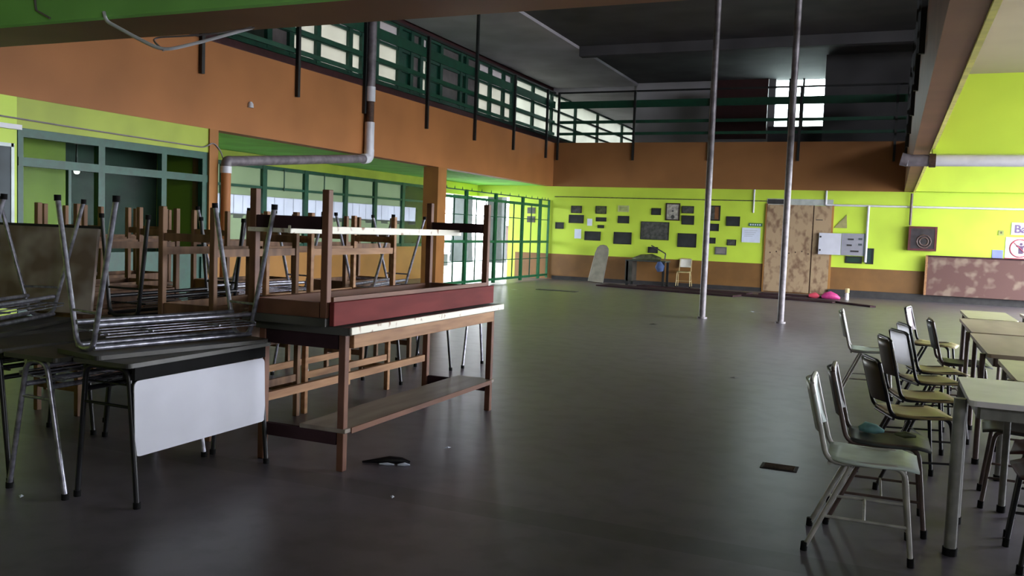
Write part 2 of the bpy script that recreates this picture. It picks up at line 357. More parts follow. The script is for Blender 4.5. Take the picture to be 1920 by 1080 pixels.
# back gallery wall with a window opening
mb = MB().box(-8.45, -3.78, 30.0, 30.2, ZM, 6.6).box(-2.10, 6.0, 30.0, 30.2, ZM, 6.6).box(-3.78, -2.10, 30.0, 30.2, ZM, 5.02)
struct('wall_back_upper', mb, M_conc2, 'grey back wall of the upper gallery')
struct('partition', MB().box(-5.15, -3.62, 27.0, 27.12, 4.35, 6.1), M_redlac, 'dark red partition on the back gallery')
struct('partition', MB().box(-2.0, 0.4, 26.4, 26.6, ZM, 6.6), M_conc, 'dark partition on the back gallery')
struct('stair_wall', MB().box(-3.62, -2.0, 27.4, 27.5, ZM, 4.75), M_conc, 'dark parapet below the bright window')
struct('slab_corridor', MB().box(-12, -8.45, 30.2, 46, 3.65, ZM).box(-12, -8.45, 30.2, 46, 6.35, 6.6).box(-12, -8.45, 46, 46.2, ZM, 6.6).box(-8.45, -8.25, 30.2, 46, ZM, 6.6), M_conc2, 'pale corridor leading on behind the back gallery')
win3 = sthing('window_3', 'bright gallery window facing the sky')
for x in (-3.35, -2.92): MB().box(x-.03, x+.03, 30.03, 30.09, 5.02, 6.6).build('mullion', M_post, win3)
MB().box(-3.78, -2.1, 30.10, 30.105, 5.02, 6.6).build('pane', M_glass, win3)
# left wall below the mezzanine: left of the first column
struct('wall_left', MB().box(XL-.2, XL-.01, -4, 7.0, 0, ZS), M_yel, 'yellow left wall beside the slate board')
struct('lintel', MB().box(XL-.2, XL-.01, 7.0, 10.08, 2.36, ZS), M_mus, 'yellow lintel over the green doors')
struct('lintel', MB().box(-11.8, -11.6, 10.25, 21.3, 2.50, ZS), M_mus, 'yellow lintel over the left windows')
struct('lintel', MB().box(-11.8, -11.6, 21.3, YB, 2.36, ZS), M_yel, 'yellow lintel over the way out')
struct('lintel', MB().box(-11.6, -10.55, YB, YB+.2, 2.36, ZS), M_yel, 'yellow lintel over the passage')
struct('wall_left_sill', MB().box(-11.8, -11.6, 10.25, 21.3, 0, 0.86), M_wains, 'brown sill wall under the left windows')
struct('column', MB().box(XL-.3, XL+.015, 10.04, 10.22, 0, ZS), M_col, 'orange column between the doors and the window bay')
struct('column', MB().box(XL-.35, XL+.015, 17.03, 17.42, 0, ZS), M_col, 'orange column beside the green gates')
struct('wall_room', MB().box(-12.0, -11.9, -4, 10.25, 0, ZM).box(-11.9, XL-.2, 10.15, 10.25, 0, ZS+.9), M_yel, 'room walls behind the left doors')
struct('wall_room_near', MB().box(-9.95, -9.9, 6.5, 8.25, 0, 2.6), M_mus, 'yellow inner wall right behind the left doors')
struct('cupboard_front', MB().box(-10.3, -10.25, 8.3, 10.14, 0, 2.6), M_cupb, 'dark green cupboards inside the left room')
# back wall baseboard
struct('baseboard_back', MB().box(-9.1, -3.1, YB-.03, YB, 0, .10).box(-1.45, 6, YB-.14, YB, 0, .17), M_plinth, 'dark skirting along the back wall')
# wires of the painted cable along the back wall: thin conduits
def conduit(path, r, m, label, name='conduit'):
    return tag(MB().tube(fillet(path, .04), r, 8).build(name, m), label, 'conduit')
conduit([(-9.1, YB-.03, 2.40), (-3.1, YB-.03, 2.40)], .012, M_olive, 'thin cable running along the yellow wall above the frames')
conduit([(-3.44, YB-.03, 2.70), (-3.44, YB-.03, 2.08)], .022, M_pvc, 'short white conduit hanging left of the boarded door')
conduit([(-1.63, YB-.03, 2.70), (-1.63, YB-.03, 2.33), (5.5, YB-.03, 2.33)], .026, M_pvc, 'white conduit running right from above the boarded door')
conduit([(-0.60, YB-.06, 2.33), (-0.60, YB-.06, 0.90)], .032, M_pvc, 'white conduit dropping behind the switchboard')
conduit([(0.38, YB-.10, 2.66), (0.38, YB-.10, 1.87)], .032, M_brtube, 'brown pipe dropping to the hose cabinet')

# ---- left doors (window wall of the first bay)
d1 = sthing('door_1', 'green framed glazed doors at far left')
Y0, Y1 = 7.02, 10.04
for nm, b in (('jamb', (XL-.1, XL-.02, Y0, Y0+.07, 0, 2.26)), ('jamb', (XL-.1, XL-.02, Y1-.10, Y1, 0, 2.26)), ('head', (XL-.1, XL-.02, Y0, Y1, 2.26, 2.36)),
              ('transom', (XL-.1, XL-.01, Y0, Y1, 1.93, 2.03)), ('mullion', (XL-.1, XL-.02, 8.13, 8.23, 0, 2.26)), ('mullion', (XL-.1, XL-.02, 9.17, 9.26, 0, 2.26)),
              ('mullion', (XL-.08, XL-.03, 7.70, 7.74, 0, 1.95)), ('mid_rail', (XL-.1, XL-.015, Y0, Y1, .85, .93))):
    MB().box(*b).build(nm, M_steel_g, d1)
for a, b in ((Y0+.07, 8.13), (8.23, 9.17), (9.26, Y1-.1)):
    for z0, z1 in ((2.03, 2.26), (.93, 1.93)): MB().box(XL-.065, XL-.060, a, b, z0, z1).build('pane', M_glass, d1)
    MB().box(XL-.07, XL-.05, a, b, .02, .85).build('kick_panel', M_steel_g, d1)
# bulb inside the left room
lb = thing('ceiling_bulb', 'small lit bulb behind the left glazed doors', 'lamp', (-9.9, 8.42, 1.97))
m = bpy.data.materials.new('lit_bulb'); m.use_nodes = True
b_ = m.node_tree.nodes['Principled BSDF']; b_.inputs['Emission Color'].default_value = (1, .97, .9, 1); b_.inputs['Emission Strength'].default_value = 1.6
MB().tube([(0, 0, -.045), (0, 0, -.035), (0, 0, 0), (0, 0, .03), (0, 0, .05)], [.012, .03, .04, .028, .016], 10).build('bulb', m, lb)
MB().tube([(0, 0, .05), (0, 0, .11), (0, 0, .7)], [.018, .018, .004], 8).build('socket', M_black, lb)
# ---- left window bay
w1 = sthing('window_1', 'green framed window bay hung with white sheets')
XW = -11.68
MU = (12.0, 13.15, 14.32, 15.69, 17.2, 18.46, 19.79, 21.24)
for y in MU: MB().box(XW-.04, XW+.07, y-.065, y+.065, .86, 2.50).build('mullion', M_steel_g, w1)
for z, h in ((2.465, .035), (2.06, .025), (.90, .04)): MB().box(XW-.03, XW+.06, 10.3, 21.3, z-h, z+h).build('transom', M_steel_g, w1)
for i in range(7):
    a, b = MU[i]+.065, MU[i+1]-.065
    m_ = M_panebl if i < 6 else M_panedk
    MB().box(XW-.004, XW+.004, a, b, 2.085, 2.43).build('pane', m_, w1)
    MB().box(XW-.004, XW+.004, a, b, 1.88, 2.035).build('pane', m_, w1)
    MB().box(XW-.004, XW+.004, a, b, .94, 1.52).build('pane', m_, w1)
    n = 4; wd = (b-a)/n
    for k in range(n):
        if i == 6 and k > 1: MB().box(XW-.004, XW+.004, a+k*wd, a+(k+1)*wd, 1.52, 1.88).build('pane', m_, w1)
        else: MB().box(XW+.006+.005*(k % 2), XW+.008+.005*(k % 2), a+k*wd-.006, a+(k+1)*wd+.006, 1.49-.06*(k % 2), 1.885).build('paper_sheet', M_sheet, w1)
MB().box(XW-.004, XW+.004, 10.3, 11.93, .94, 2.43).build('pane', M_panebl, w1)
for y in (14.9, 16.3): MB().tube([(XW+.09, y, 2.46), (XW+.09, y, 2.02)], .014, 6).build('stay_rod', M_steel_g, w1)
# ---- upper left windows (outer wall of the left gallery)
XU = -11.6
struct('wall_left_upper', MB().box(XU-.2, XU, -4, 46, ZM, 4.78).box(XU-.2, XU, -4, 46, 6.38, 6.6).box(XU-.2, XU, -4, 9.5, 4.78, 6.38), M_maroon, 'maroon wall base of the upper left gallery')
w2 = sthing('window_2', 'long green framed window wall of the upper left gallery')
SEG = [(9.5, 12.6, 'd'), (12.6, 13.3, 'g'), (13.3, 14.3, 'd'), (14.3, 15.0, 'g'), (15.0, 15.92, 'l'), (15.92, 17.13, 'l'), (17.13, 17.65, 'l'), (17.65, 18.25, 'l'), (18.25, 19.3, 'l'),
       (19.3, 19.9, 'G'), (19.9, 20.4, 'g'), (20.4, 20.8, 'l'), (20.8, 21.5, 'G'), (21.5, 22.7, 'g'), (22.7, 23.05, 'd'), (23.05, 23.8, 'g'), (23.8, 24.7, 'l'), (24.7, 25.7, 'l'), (25.7, 26.4, 'l'), (26.4, 28.2, 'c'), (28.2, 30.0, 'c'), (30.0, 32.6, 'c'), (32.6, 35.4, 'c'), (35.4, 39, 'c'), (39, 42.5, 'c'), (42.5, 46, 'c')]
PM = {'d': M_panedk, 'g': mat('greyish_maroon_panel', (.17, .14, .14), .5, noise=.1), 'G': M_steel_g, 'l': M_frost, 'c': M_frost3}
for y, y2, k in SEG:
    MB().box(XU-.08, XU+.06, y-.075, y+.075, 4.8, 6.4).build('mullion', M_steel_g, w2)
    for z0, z1 in ((4.85, 5.27), (5.33, 5.75), (5.81, 6.30)):
        MB().box(XU-.03, XU-.02, y+.07, y2-.07, z0, z1).build('pane' if k in 'lcd' else 'panel', M_frost2 if (k == 'l' and z0 > 5.8) else PM[k], w2)
for z in (5.30, 5.78): MB().box(XU-.06, XU+.04, 9.5, 46, z-.035, z+.035).build('transom', M_steel_g, w2)
MB().box(XU-.06, XU+.05, 9.5, 46, 4.77, 4.86).build('sill', M_steel_g, w2); MB().box(XU-.06, XU+.05, 9.5, 46, 6.29, 6.40).build('head', M_steel_g, w2)

# ================================================================== RAILINGS
def railing(label, pts_posts, fn, lines, tall=None):
    t = thing('balcony_railing', label, 'railing')
    for i, p in enumerate(pts_posts):
        a = fn(p, 0.035)
        z1 = 6.6 if tall is not None and i == tall else 5.36
        MB().box(a[0]-.03, a[0]+.03, a[1]-.03, a[1]+.03, 3.45, z1).build('post', M_post, t)
    p0, p1 = lines
    for nm, z, h, wd, m in (('top_rail', 5.37, .045, .045, M_post), ('plank_rail', 5.02, .20, .03, M_rail), ('rail', 4.53, .085, .03, M_rail), ('rail', 4.20, .075, .03, M_rail)):
        a, b = fn(p0, -.015), fn(p1, -.015)
        MB().bar((a[0], a[1], z), (b[0], b[1], z), wd, h).build(nm, m, t)
    return t
railing('dark green balcony railing along the left gallery', (7.5, 9.84, 12.03, 14.03, 16.41, 18.72, 21.02, 23.34), lambda p, o: (XL+o, p), (4.9, 24.05), tall=5)
railing('dark green balcony railing across the back gallery', (-9.05, -6.80, -4.70, -2.38, -0.09), lambda p, o: (p, YB-.06-o), (-9.1, .18))
railing('dark balcony railing seen end-on along the right gallery', (8.0, 10.5, 13, 15.5, 18, 20.5, 23), lambda p, o: (0.2-o, p), (5.0, 23.9))
# ================================================================== PIPES AND POLES
dp = thing('drain_pipe', 'grey drain pipe with white joints bending under the left band', 'pipe', (XL+.10, 14.12, 0))
MB().tube([(0, .02, 6.55), (0, 0, 3.95)], .085, 12).build('riser', M_pipe, dp)
MB().tube([(0, 0, 3.95), (0, 0, 3.68)], .092, 12).build('coupling', M_pvc, dp)
MB().tube([(0, 0, 3.68), (0, 0, 3.30)], .075, 12).build('rusty_section', M_rust, dp)
MB().tube([(0, 0, 3.30), (0, 0, 2.78)], .09, 12).build('sleeve', M_pvc, dp)
MB().tube(fillet([(0, 0, 2.80), (0, 0, 2.63), (0, -.2, 2.605)], .12, 6), .095, 12).build('elbow', M_pvc, dp)
MB().tube([(0, -.18, 2.61), (0.01, -3.78, 2.26)], .075, 12).build('lateral_pipe', M_pipe, dp)
MB().tube(fillet([(0.01, -3.74, 2.265), (.01, -3.83, 2.26), (.01, -3.84, 2.16)], .07, 5), .077, 12).build('elbow', M_pipe, dp)
MB().tube([(.01, -3.84, 2.18), (.01, -3.84, 2.08)], .081, 12).build('collar', M_pvc, dp)
MB().tube([(.01, -3.84, 2.1), (.01, -3.84, 0)], .072, 12).build('downpipe', M_org, dp)
def pole(x, y, label, dx, dy):
    t = thing('steel_pole', label, 'pole', (x, y, 0))
    MB().tube([(0, 0, 0), (dx, dy, 6.6)], .055, 12).build('shaft', M_chrome2, t)
    MB().tube([(0, 0, 0), (0, 0, .03)], .085, 12).build('base_collar', M_chrome2, t)
M_chrome2 = mat('bare_steel_pole', (0.20, 0.18, 0.19), 0.45, 0.25, noise=0.2, scale=10)
pole(-2.93, 15.19, 'left of the two bare steel poles standing in the hall', 0, 0)
pole(-1.65, 15.37, 'right of the two bare steel poles standing in the hall', 0, 0)
gp = thing('gallery_pipe', 'grey pipe with end cap under the right yellow beam', 'pipe', (0.10, 12.9, 2.52))
MB().tube([(0.0, 0, 0), (5.8, 0, 0)], .075, 12).build('pipe_run', M_pvc, gp)
MB().tube([(-.06, 0, .02), (.03, 0, 0)], .085, 12).build('end_cap', M_pipe, gp)
MB().tube([(0.03, 0, 0), (.27, 0, 0)], .078, 12).build('stained_section', M_pipe, gp)
MB().tube([(.28, 0, 0), (.36, 0, 0)], .09, 12).build('pipe_clamp', M_rust, gp)
wb = tag(MB().tube([(-.05, 0, 0), (-.05, 0, .06), (-.05, 0, .09)], [.05, .045, .02], 10).build('bulb_holder', M_pvc, None, (XL+.07, 10.9, 3.12)), 'small white bulb holder on the left orange band', 'bulb holder')
cb = thing('loose_cable', 'pale cable sagging from the foreground beam', 'cable')
MB().tube(fillet([(-4.80, 4.285, 2.73), (-4.78, 4.285, 2.67), (-4.56, 4.38, 2.55), (-4.42, 4.42, 2.49), (-4.25, 4.55, 2.56), (-3.98, 4.75, 2.685)], .08), .012, 6).build('cable_loop', M_pvc, cb)
MB().tube(fillet([(-4.42, 4.42, 2.49), (-4.62, 4.5, 2.6), (-4.2, 4.6, 2.62), (-3.96, 4.75, 2.685)], .1), .006, 6).build('thin_wire', M_cable, cb)
MB().tube([(-5.47, 4.29, 3.0), (-5.43, 4.29, 2.78), (-5.30, 4.29, 2.72)], .008, 6).build('thin_wire', M_cable, cb)
tag(MB().tube(fillet([(XL+.01, 6.2, 2.47), (XL+.01, 8, 2.44), (XL+.01, 9.95, 2.42), (XL+.03, 10.1, 2.52), (XL+.03, 10.25, 2.40), (XL+.03, 10.3, 2.3)], .1), .010, 6).build('wall_cable', M_cable), 'thin cable stapled along the lintel over the left doors', 'cable')
tag(MB().box(XL-.01, XL+.05, 6.0, 7.02, 2.33, 2.385).build('cable_duct', M_pvc), 'white cable duct ending beside the left doors', 'cable duct')
sb = thing('slate_board', 'dark slate board on the yellow wall at far left', 'board', (XL, 6.0, 0))
MB().box(-.01, .02, -.6, .9, 1.0, 2.13).build('slate', M_chalk, sb)
for b in ((.0, .03, -.62, .93, 2.13, 2.17), (.0, .03, .9, .94, 1.0, 2.17)): MB().box(*b).build('frame_strip', M_seat_g, sb)
# ================================================================== GATES
def gate(y0, y1, label, bars, top=2.12):
    t = thing('metal_gate', label, 'gate', (-9.26, (y0+y1)/2, 0)); h = (y1-y0)/2
    for s in (-1, 1): MB().box(-.03, .03, s*(h-.022)-.02, s*(h-.022)+.02, .03, 2.30).build('stile', M_gate, t)
    for z, hh in ((2.11, .035), (1.08, .032), (.12, .03)): MB().box(-.022, .022, -h+.04, h-.04, z-hh, z+hh).build('rail', M_gate, t)
    MB().box(-.012, .012, -h, h, 2.27, 2.295).build('spike_rail', M_steel_g, t)
    MB().box(-.008, .008, -h+.05, h-.05, 1.70, 1.72).build('thin_rail', M_steel_g, t); MB().box(-.008, .008, -h+.05, h-.05, .60, .62).build('thin_rail', M_steel_g, t)
    for k in range(bars):
        y = -h + 2*h*(k+1)/(bars+1)
        MB().box(-.012, .012, y-.012, y+.012, .1, 2.1).build('bar', M_steel_g, t)
    n = 3
    for k in range(n):
        y = -h + 2*h*(k+.5)/n; MB().tube([(0, y, 2.29), (0, y, 2.36)], [.014, .003], 6).build('spike', M_steel_g, t)
gate(17.46, 18.66, 'green barred gate leaf beside the orange column', 1)
gate(18.68, 20.34, 'second green barred gate leaf from the orange column', 2)
gate(20.36, 22.11, 'third green barred gate leaf from the orange column', 2)
gate(22.13, 23.40, 'green barred gate leaf next to the narrow wicket', 1)
gate(23.43, 24.12, 'narrow green wicket gate in the back left corner', 0)
# outside the gates
for x, y, l in ((-16.2, 32.6, 'left grey column outside the gates'), (-15.2, 33.8, 'right grey column outside the gates')):
    t = thing('outdoor_column', l, 'column', (x, y, 0))
    MB().prism([(-.42, 0), (.42, 0), (.34, 1.2), (.32, 4.2), (-.32, 4.2), (-.34, 1.2)], .5, frame_m((0, 0, 0), (1, 0, 0), (0, 0, 1))).build('shaft', M_outcol, t)
tag(MB().cbox(-.5, .5, -.25, .25, 0, .85, .02).build('green_container', M_outgrn, None, (-17.4, 31.5, 0)), 'green container standing on the paving outside the gates', 'container')
tag(MB().cbox(-.45, .45, -.2, .2, .0, 1.5, .02).box(-.5, .5, -.22, .22, 1.5, 1.56).build('brown_kiosk', M_outbr, None, (-16.3, 37.5, 0)), 'brown block far outside behind the right grey column', 'block')
pc = thing('parked_cart', 'pale bench outside beyond the left gates', 'bench', (-15.6, 28.3, 0))
MB().box(-.9, .9, -.2, .2, .42, .48).build('seat', M_white, pc)
for sx in (-.75, .75): MB().box(sx-.05, sx+.05, -.18, .18, 0, .42).build('leg', M_outcol, pc)
# notices on the passage wall seen through the gate
for i, z in enumerate((1.72, 1.98)): tag(MB().box(-9.95, -9.70, YB-.02, YB, z-.09, z+.09).build('notice', M_frame2), ('lower', 'upper')[i]+' dark notice seen through the gate bars', 'notice')
# ================================================================== BACK WALL ITEMS
def picture(x0, x1, z0, z1, label, m=M_frame, border=None, name='picture_frame', group=None):
    t = thing(name, label, 'picture', ((x0+x1)/2, YB, (z0+z1)/2), group=group); a, c = (x1-x0)/2, (z1-z0)/2
    MB().box(-a+.012, a-.012, -.018, -.002, -c+.012, c-.012).build('print', m, t)
    bw = .016 if border is None else .035
    mb = MB(); mb.box(-a, a, -.03, 0, c-bw, c).box(-a, a, -.03, 0, -c, -c+bw).box(-a, -a+bw, -.03, 0, -c+bw, c-bw).box(a-bw, a, -.03, 0, -c+bw, c-bw)
    mb.build('frame', border or M_post, t)
    return t
PICS = [
 (-9.05, -8.79, 1.47, 1.66, 'small dark frame next to the wicket gate, leftmost on the wall', M_frame),
 (-8.58, -8.26, 1.94, 2.15, 'greenish frame at the top left above a wider dark frame', M_frame2),
 (-8.64, -8.19, 1.65, 1.89, 'wide dark frame directly under the top left greenish frame', M_frame),
 (-8.14, -7.66, 1.17, 1.43, 'dark frame low on the wall right of the white sheets', M_frame),
 (-7.84, -7.52, 1.94, 2.16, 'olive frame topping a column of three narrowing frames', M_olive),
 (-7.82, -7.51, 1.72, 1.84, 'flat dark strip frame under the olive frame', M_frame),
 (-7.76, -7.57, 1.53, 1.62, 'tiny dark frame beneath the flat strip frame', M_frame),
 (-7.17, -6.84, 1.69, 1.90, 'dark frame below the pale faded certificate', M_frame),
 (-7.27, -6.75, 1.10, 1.44, 'large dark frame low above the grey oval board', M_frame),
 (-6.49, -5.69, 1.26, 1.76, 'largest grey-black frame in the middle of the yellow wall', M_frame2),
 (-6.21, -5.94, 1.95, 2.14, 'small dark frame above the largest frame', M_frame),
 (-5.36, -5.03, 2.02, 2.22, 'dark frame right of the portrait, upper of two', M_frame2),
 (-5.35, -5.01, 1.71, 1.96, 'dark frame right of the portrait, lower of two', M_frame),
 (-5.44, -4.92, 1.09, 1.47, 'large dark frame above the cream chair', M_frame),
 (-6.26, -5.98, 0.89, 1.06, 'small dark frame just above the cluttered dark table', M_frame),
 (-4.68, -4.33, 1.56, 1.76, 'dark frame behind the left pole under the brown picture', M_frame),
 (-4.64, -4.40, 1.22, 1.38, 'small dark frame behind the left pole, lower one', M_frame),
 (-4.14, -3.78, 1.71, 1.97, 'dark frame between the poles, upper one', M_frame),
 (-4.09, -3.85, 1.19, 1.35, 'small dark frame between the poles, lower one', M_frame2)]
for x0, x1, z0, z1, l, m in PICS: picture(x0, x1, z0, z1, l, m)
picture(-7.18, -6.86, 2.01, 2.19, 'pale faded certificate near the top of the yellow wall', mat('faded_certificate', (.36, .42, .14), .6, scale=9, col2=(.26, .30, .12)), mat('pale_edge', (.45, .5, .2), .6), 'certificate')
p = picture(-5.81, -5.41, 1.81, 2.29, 'tall framed portrait print with dark brown frame and cream mount', M_paper_t, mat('dark_brown_frame', (.03, .018, .012), .4))
MB().tube([(0, -.02, -.14), (0, -.022, -.14)], .055, 12).build('portrait_figure', M_frame2, p); MB().tube([(0, -.019, .02), (0, -.0205, .02)], .03, 10).build('emblem', M_frame2, p)
p = picture(-4.61, -4.31, 1.84, 2.25, 'brown and grey picture partly behind the left pole', mat('brown_picture', (.20, .085, .03), .5), M_post)
MB().box(-.15, .0, -.021, -.003, -.19, .19).build('grey_half', M_frame2, p)
picture(-4.40, -4.09, 0.93, 1.14, 'pale grey framed sheet low beside the left pole', mat('pale_grey_sheet', (.22, .20, .20), .6), mat('grey_frame', (.12, .12, .11), .5))
def sheet(x0, x1, z0, z1, label, m=M_paper, name='paper_notice'):
    return tag(MB().box(x0, x1, YB-.012, YB-.004, z0, z1).build(name, m), label, 'notice')
sheet(-8.45, -8.25, 1.21, 1.48, 'white sheet pinned low on the yellow wall')
sheet(-8.08, -7.93, 1.59, 1.79, 'white sheet pinned higher, beside the narrow frames')
t = thing('notice_board', 'white notice sheet beside the boarded door', 'notice', (-3.47, YB-.01, 1.485)); MB().box(-.24, .24, -.01, 0, -.195, .195).build('sheet', M_paper, t)
for k in range(4): MB().box(-.18, .16-.04*k, -.013, -.009, .12-.05*k, .128-.05*k).build('print_line', M_boxgrey, t)
t = thing('green_sign', 'small green sign above the white notice sheet', 'sign', (-3.37, YB-.01, 1.765)); MB().box(-.18, .18, -.01, 0, -.045, .045).build('plate', M_signgrn, t)
for k in range(5): MB().box(-.14+.06*k, -.105+.06*k, -.013, -.009, -.02, .02).build('lettering', M_paper, t)
# boarded door
d2 = sthing('door_2', 'doorway boarded up with plywood sheets')
MB().box(-3.08, -1.93, YB-.06, YB-.02, .03, 2.31).build('plywood_sheet', M_ply, d2)
MB().box(-1.90, -1.47, YB-.05, YB-.015, .03, 2.30).build('plywood_strip', M_ply, d2)
MB().box(-1.93, -1.90, YB-.03, YB, .03, 2.31).build('gap', M_rust, d2)
MB().box(-3.1, -1.45, YB-.02, YB, 2.31, 2.47).build('fanlight', mat('pale_fanlight', (.42, .45, .42), .4), d2)
MB().box(-3.08, -2.55, YB-.03, YB-.01, 2.33, 2.45).build('dark_gap', M_plinth, d2)
for s in (-3.12, -1.47): MB().box(s, s+.05, YB-.05, YB, 0, 2.33).build('jamb', M_wains, d2)
MB().box(-1.85, -1.68, YB-.056, YB-.048, 1.93, 1.95).build('slot', M_plinth, d2)
for k in range(7): MB().tube([(-2.95+.16*k, YB-.063, 1.05+.03*(k % 3)), (-2.95+.16*k, YB-.059, 1.05+.03*(k % 3))], .02, 8).build('knot', M_rust, d2)
# switchboard
sw = thing('switchboard', 'grey switchboard with its white door swung open', 'switchboard', (-0.92, YB, 1.34))
MB().box(-.27, .27, -.13, 0, -.28, .28).build('cabinet', M_boxgrey, sw)
sd = MB().box(-.82, -.28, -.16, -.13, -.28, .27).build('door', M_white, sw)
for z in (-.17, .17): MB().tube([(-.78, -.165, z), (-.78, -.18, z)], .025, 8).build('latch', M_plinth, sd)
for k, (x0, x1) in enumerate(((-.12, .02), (-.14, -.02), (-.05, .15))):
    MB().box(x0, x1, -.145, -.13, .11-.15*k, .15-.15*k).build('breaker_row', M_plinth, sw)
for z in (.12, -.02): MB().box(.13, .22, -.14, -.13, z, z+.05).build('label_strip', M_chalk, sw)
MB().box(.255, .28, -.135, .0, -.28, .29).build('hinge_edge', M_chalk, sw)
picture(-1.08, -0.68, .86, 1.04, 'dark green notice under the switchboard', mat('dark_green_notice', (.012, .045, .03), .4), M_post, 'green_notice')
picture(-0.60, -0.41, .86, 1.26, 'dark green panel right of the switchboard', mat('dark_green_panel', (.015, .04, .035), .4), M_post, 'green_notice')
tag(MB().prism([(-.16, -.17), (.155, -.17), (.13, .17)], .02, frame_m((-1.24, YB-.002, 1.92), (1, 0, 0), (0, 0, 1))).build('wall_patch', mat('bare_plaster', (.32, .30, .12), .8)), 'triangular bare plaster patch above the switchboard door', 'patch')
hc = thing('hose_cabinet', 'dark red fire hose cabinet on the yellow wall', 'cabinet', (.68, YB, 1.55))
for b in ((-.32, .32, -.20, 0, .25, .30), (-.32, .32, -.20, 0, -.30, -.25), (-.32, -.27, -.20, 0, -.25, .25), (.27, .32, -.20, 0, -.25, .25)): MB().box(*b).build('case_side', M_hose, hc)
MB().box(-.27, .27, -.05, -.01, -.25, .25).build('case_back', M_hose, hc); MB().box(-.27, .27, -.185, -.18, -.25, .25).build('door_glass', M_hose2, hc)
for r in (.16, .10): MB().tube([(.03+r*math.cos(a*.5236), -.188, -.07+r*math.sin(a*.5236)) for a in range(13)], .02, 6).build('hose_coil', M_brtube, hc)
pb = thing('brown_board', 'long peeling brown board standing against the back wall', 'board', (.80, YB-.25, .17), (-.05, 0, 0))
MB().cbox(0, 4.6, -.02, .02, 0, .96, .006).build('panel', M_board, pb); MB().box(-.02, .03, -.03, .03, 0, .98).build('edge_batten', M_tan, pb); MB().box(0, 4.6, -.03, .03, .94, .98).build('top_batten', M_plank, pb)
# prohibition sign
sg = thing('prohibition_sign', 'white sign with red no-entry ring at the right edge', 'sign', (2.88, YB, 1.40))
MB().box(-.38, .38, -.012, 0, -.27, .26).build('plate', M_plast, sg)
ring = [(-.07+.21*math.cos(2*PI*k/32), -.022, .21*math.sin(2*PI*k/32)) for k in range(33)]
MB().tube(ring, .014, 6, cap=False).build('ring', M_signred, sg)
MB().bar((-.22, -.022, .15), (.08, -.022, -.15), .012, .03, up=(0, 1, 0)).build('slash', M_signred, sg)
MB().prism([(-.045, -.13), (.045, -.13), (.05, .02), (.11, .05), (.10, .085), (.03, .06), (-.03, .06), (-.10, .085), (-.11, .05), (-.05, .02)], .006, frame_m((-.05, -.014, 0), (1, 0, 0), (0, 0, 1))).build('figure', M_signink, sg)
MB().tube([(-.05, -.014, .10), (-.05, -.021, .10)], .032, 12).build('figure_head', M_signink, sg)
MB().box(-.38, .38, -.014, -.002, -.27, -.235).build('red_strip', M_signred, sg)
tx = thing('wall_lettering', 'grey-purple letters on a white plate above the prohibition sign', 'sign', (2.66, YB-.01, 1.77))
MB().box(-.06, .60, -.006, .008, -.05, .24).build('plate', M_plast, tx)
cu = bpy.data.curves.new('letters', 'FONT'); cu.body = 'Ba'; cu.offset = .006; cu.size = .27; cu.extrude = .004
tmp = bpy.data.objects.new('tmp_text', cu); COL.objects.link(tmp); bpy.context.view_layer.update()
me = bpy.data.meshes.new_from_object(tmp.evaluated_get(bpy.context.evaluated_depsgraph_get())); bpy.data.objects.remove(tmp); me.materials.clear(); me.materials.append(mat('purple_ink', (.18, .12, .27), .5))
lo = bpy.data.objects.new('letters', me); COL.objects.link(lo); lo.parent = tx; lo.rotation_euler = (PI/2, 0, 0); lo.location = (0, -.012, 0)
sheet(2.23, 2.46, 1.10, 1.34, 'blue printed notice beside the prohibition sign', M_signblue)
so = thing('wall_socket', 'small socket on the yellow wall left of the lettering', 'socket', (2.39, YB, 1.755)); MB().box(-.055, .055, -.02, 0, -.06, .06).build('plate', mat('yellowed_plate', (.34, .40, .10), .5), so); MB().box(-.02, .02, -.025, -.02, -.02, .03).build('switch', M_olive, so)

# oval board leaning, cluttered table, chair, planks
ov = thing('folding_oval_board', 'grey canvas oval board leaning on the back wall', 'board', (-7.50, 23.35, 0), (-.40, .06, .0))
oval = [(x*.74, z*.98) for x, z in ((-.27, .02), (-.27, .1), (-.24, .9), (-.20, 1.06), (-.12, 1.13), (0, 1.15), (.12, 1.13), (.20, 1.06), (.24, .9), (.27, .1), (.27, .02))]
MB().prism(oval, .05, frame_m((0, 0, 0), (1, 0, 0), (0, 0, 1))).build('canvas_panel', M_canvas, ov)
MB().tube([(x, -.03, z) for x, z in oval], .022, 6).build('rim', mat('rim_metal', (.20, .19, .15), .5), ov)
ct = thing('dark_table', 'dark table heaped with clutter against the back wall', 'table', (-6.12, 23.65, 0))
MB().cbox(-.56, .56, -.28, .28, .66, .70, .005).build('table_top', M_seat_d, ct)
for x in (-.5, .5):
    for y in (-.24, .24): MB().box(x-.03, x+.03, y-.03, y+.03, 0, .66).build('leg', M_post, ct)
MB().box(-.56, -.36, -.27, .2, .12, .66).build('drawer_unit', M_lam, ct)
tag(MB().tube([(-6.55, 23.65, .72), (-6.3, 23.6, .76), (-6.0, 23.6, .78), (-5.75, 23.6, .74)], [.03, .09, .10, .05], 8).build('bundle', M_olive), 'dark olive bundle lying on the cluttered table', 'bundle')
tag(MB().tube(fillet([(-5.62, 23.5, .72), (-5.60, 23.5, .90), (-6.05, 23.7, 1.10)], .03), .018, 6).build('bent_rod', M_post), 'bent dark rod rising from the cluttered table', 'rod')
tag(MB().tube([(-5.72, 23.32, .68), (-5.70, 23.31, .55), (-5.68, 23.32, .42)], [.05, .13, .08], 8).build('hanging_cloth', M_blue), 'blue cloth hanging from the cluttered table', 'cloth')
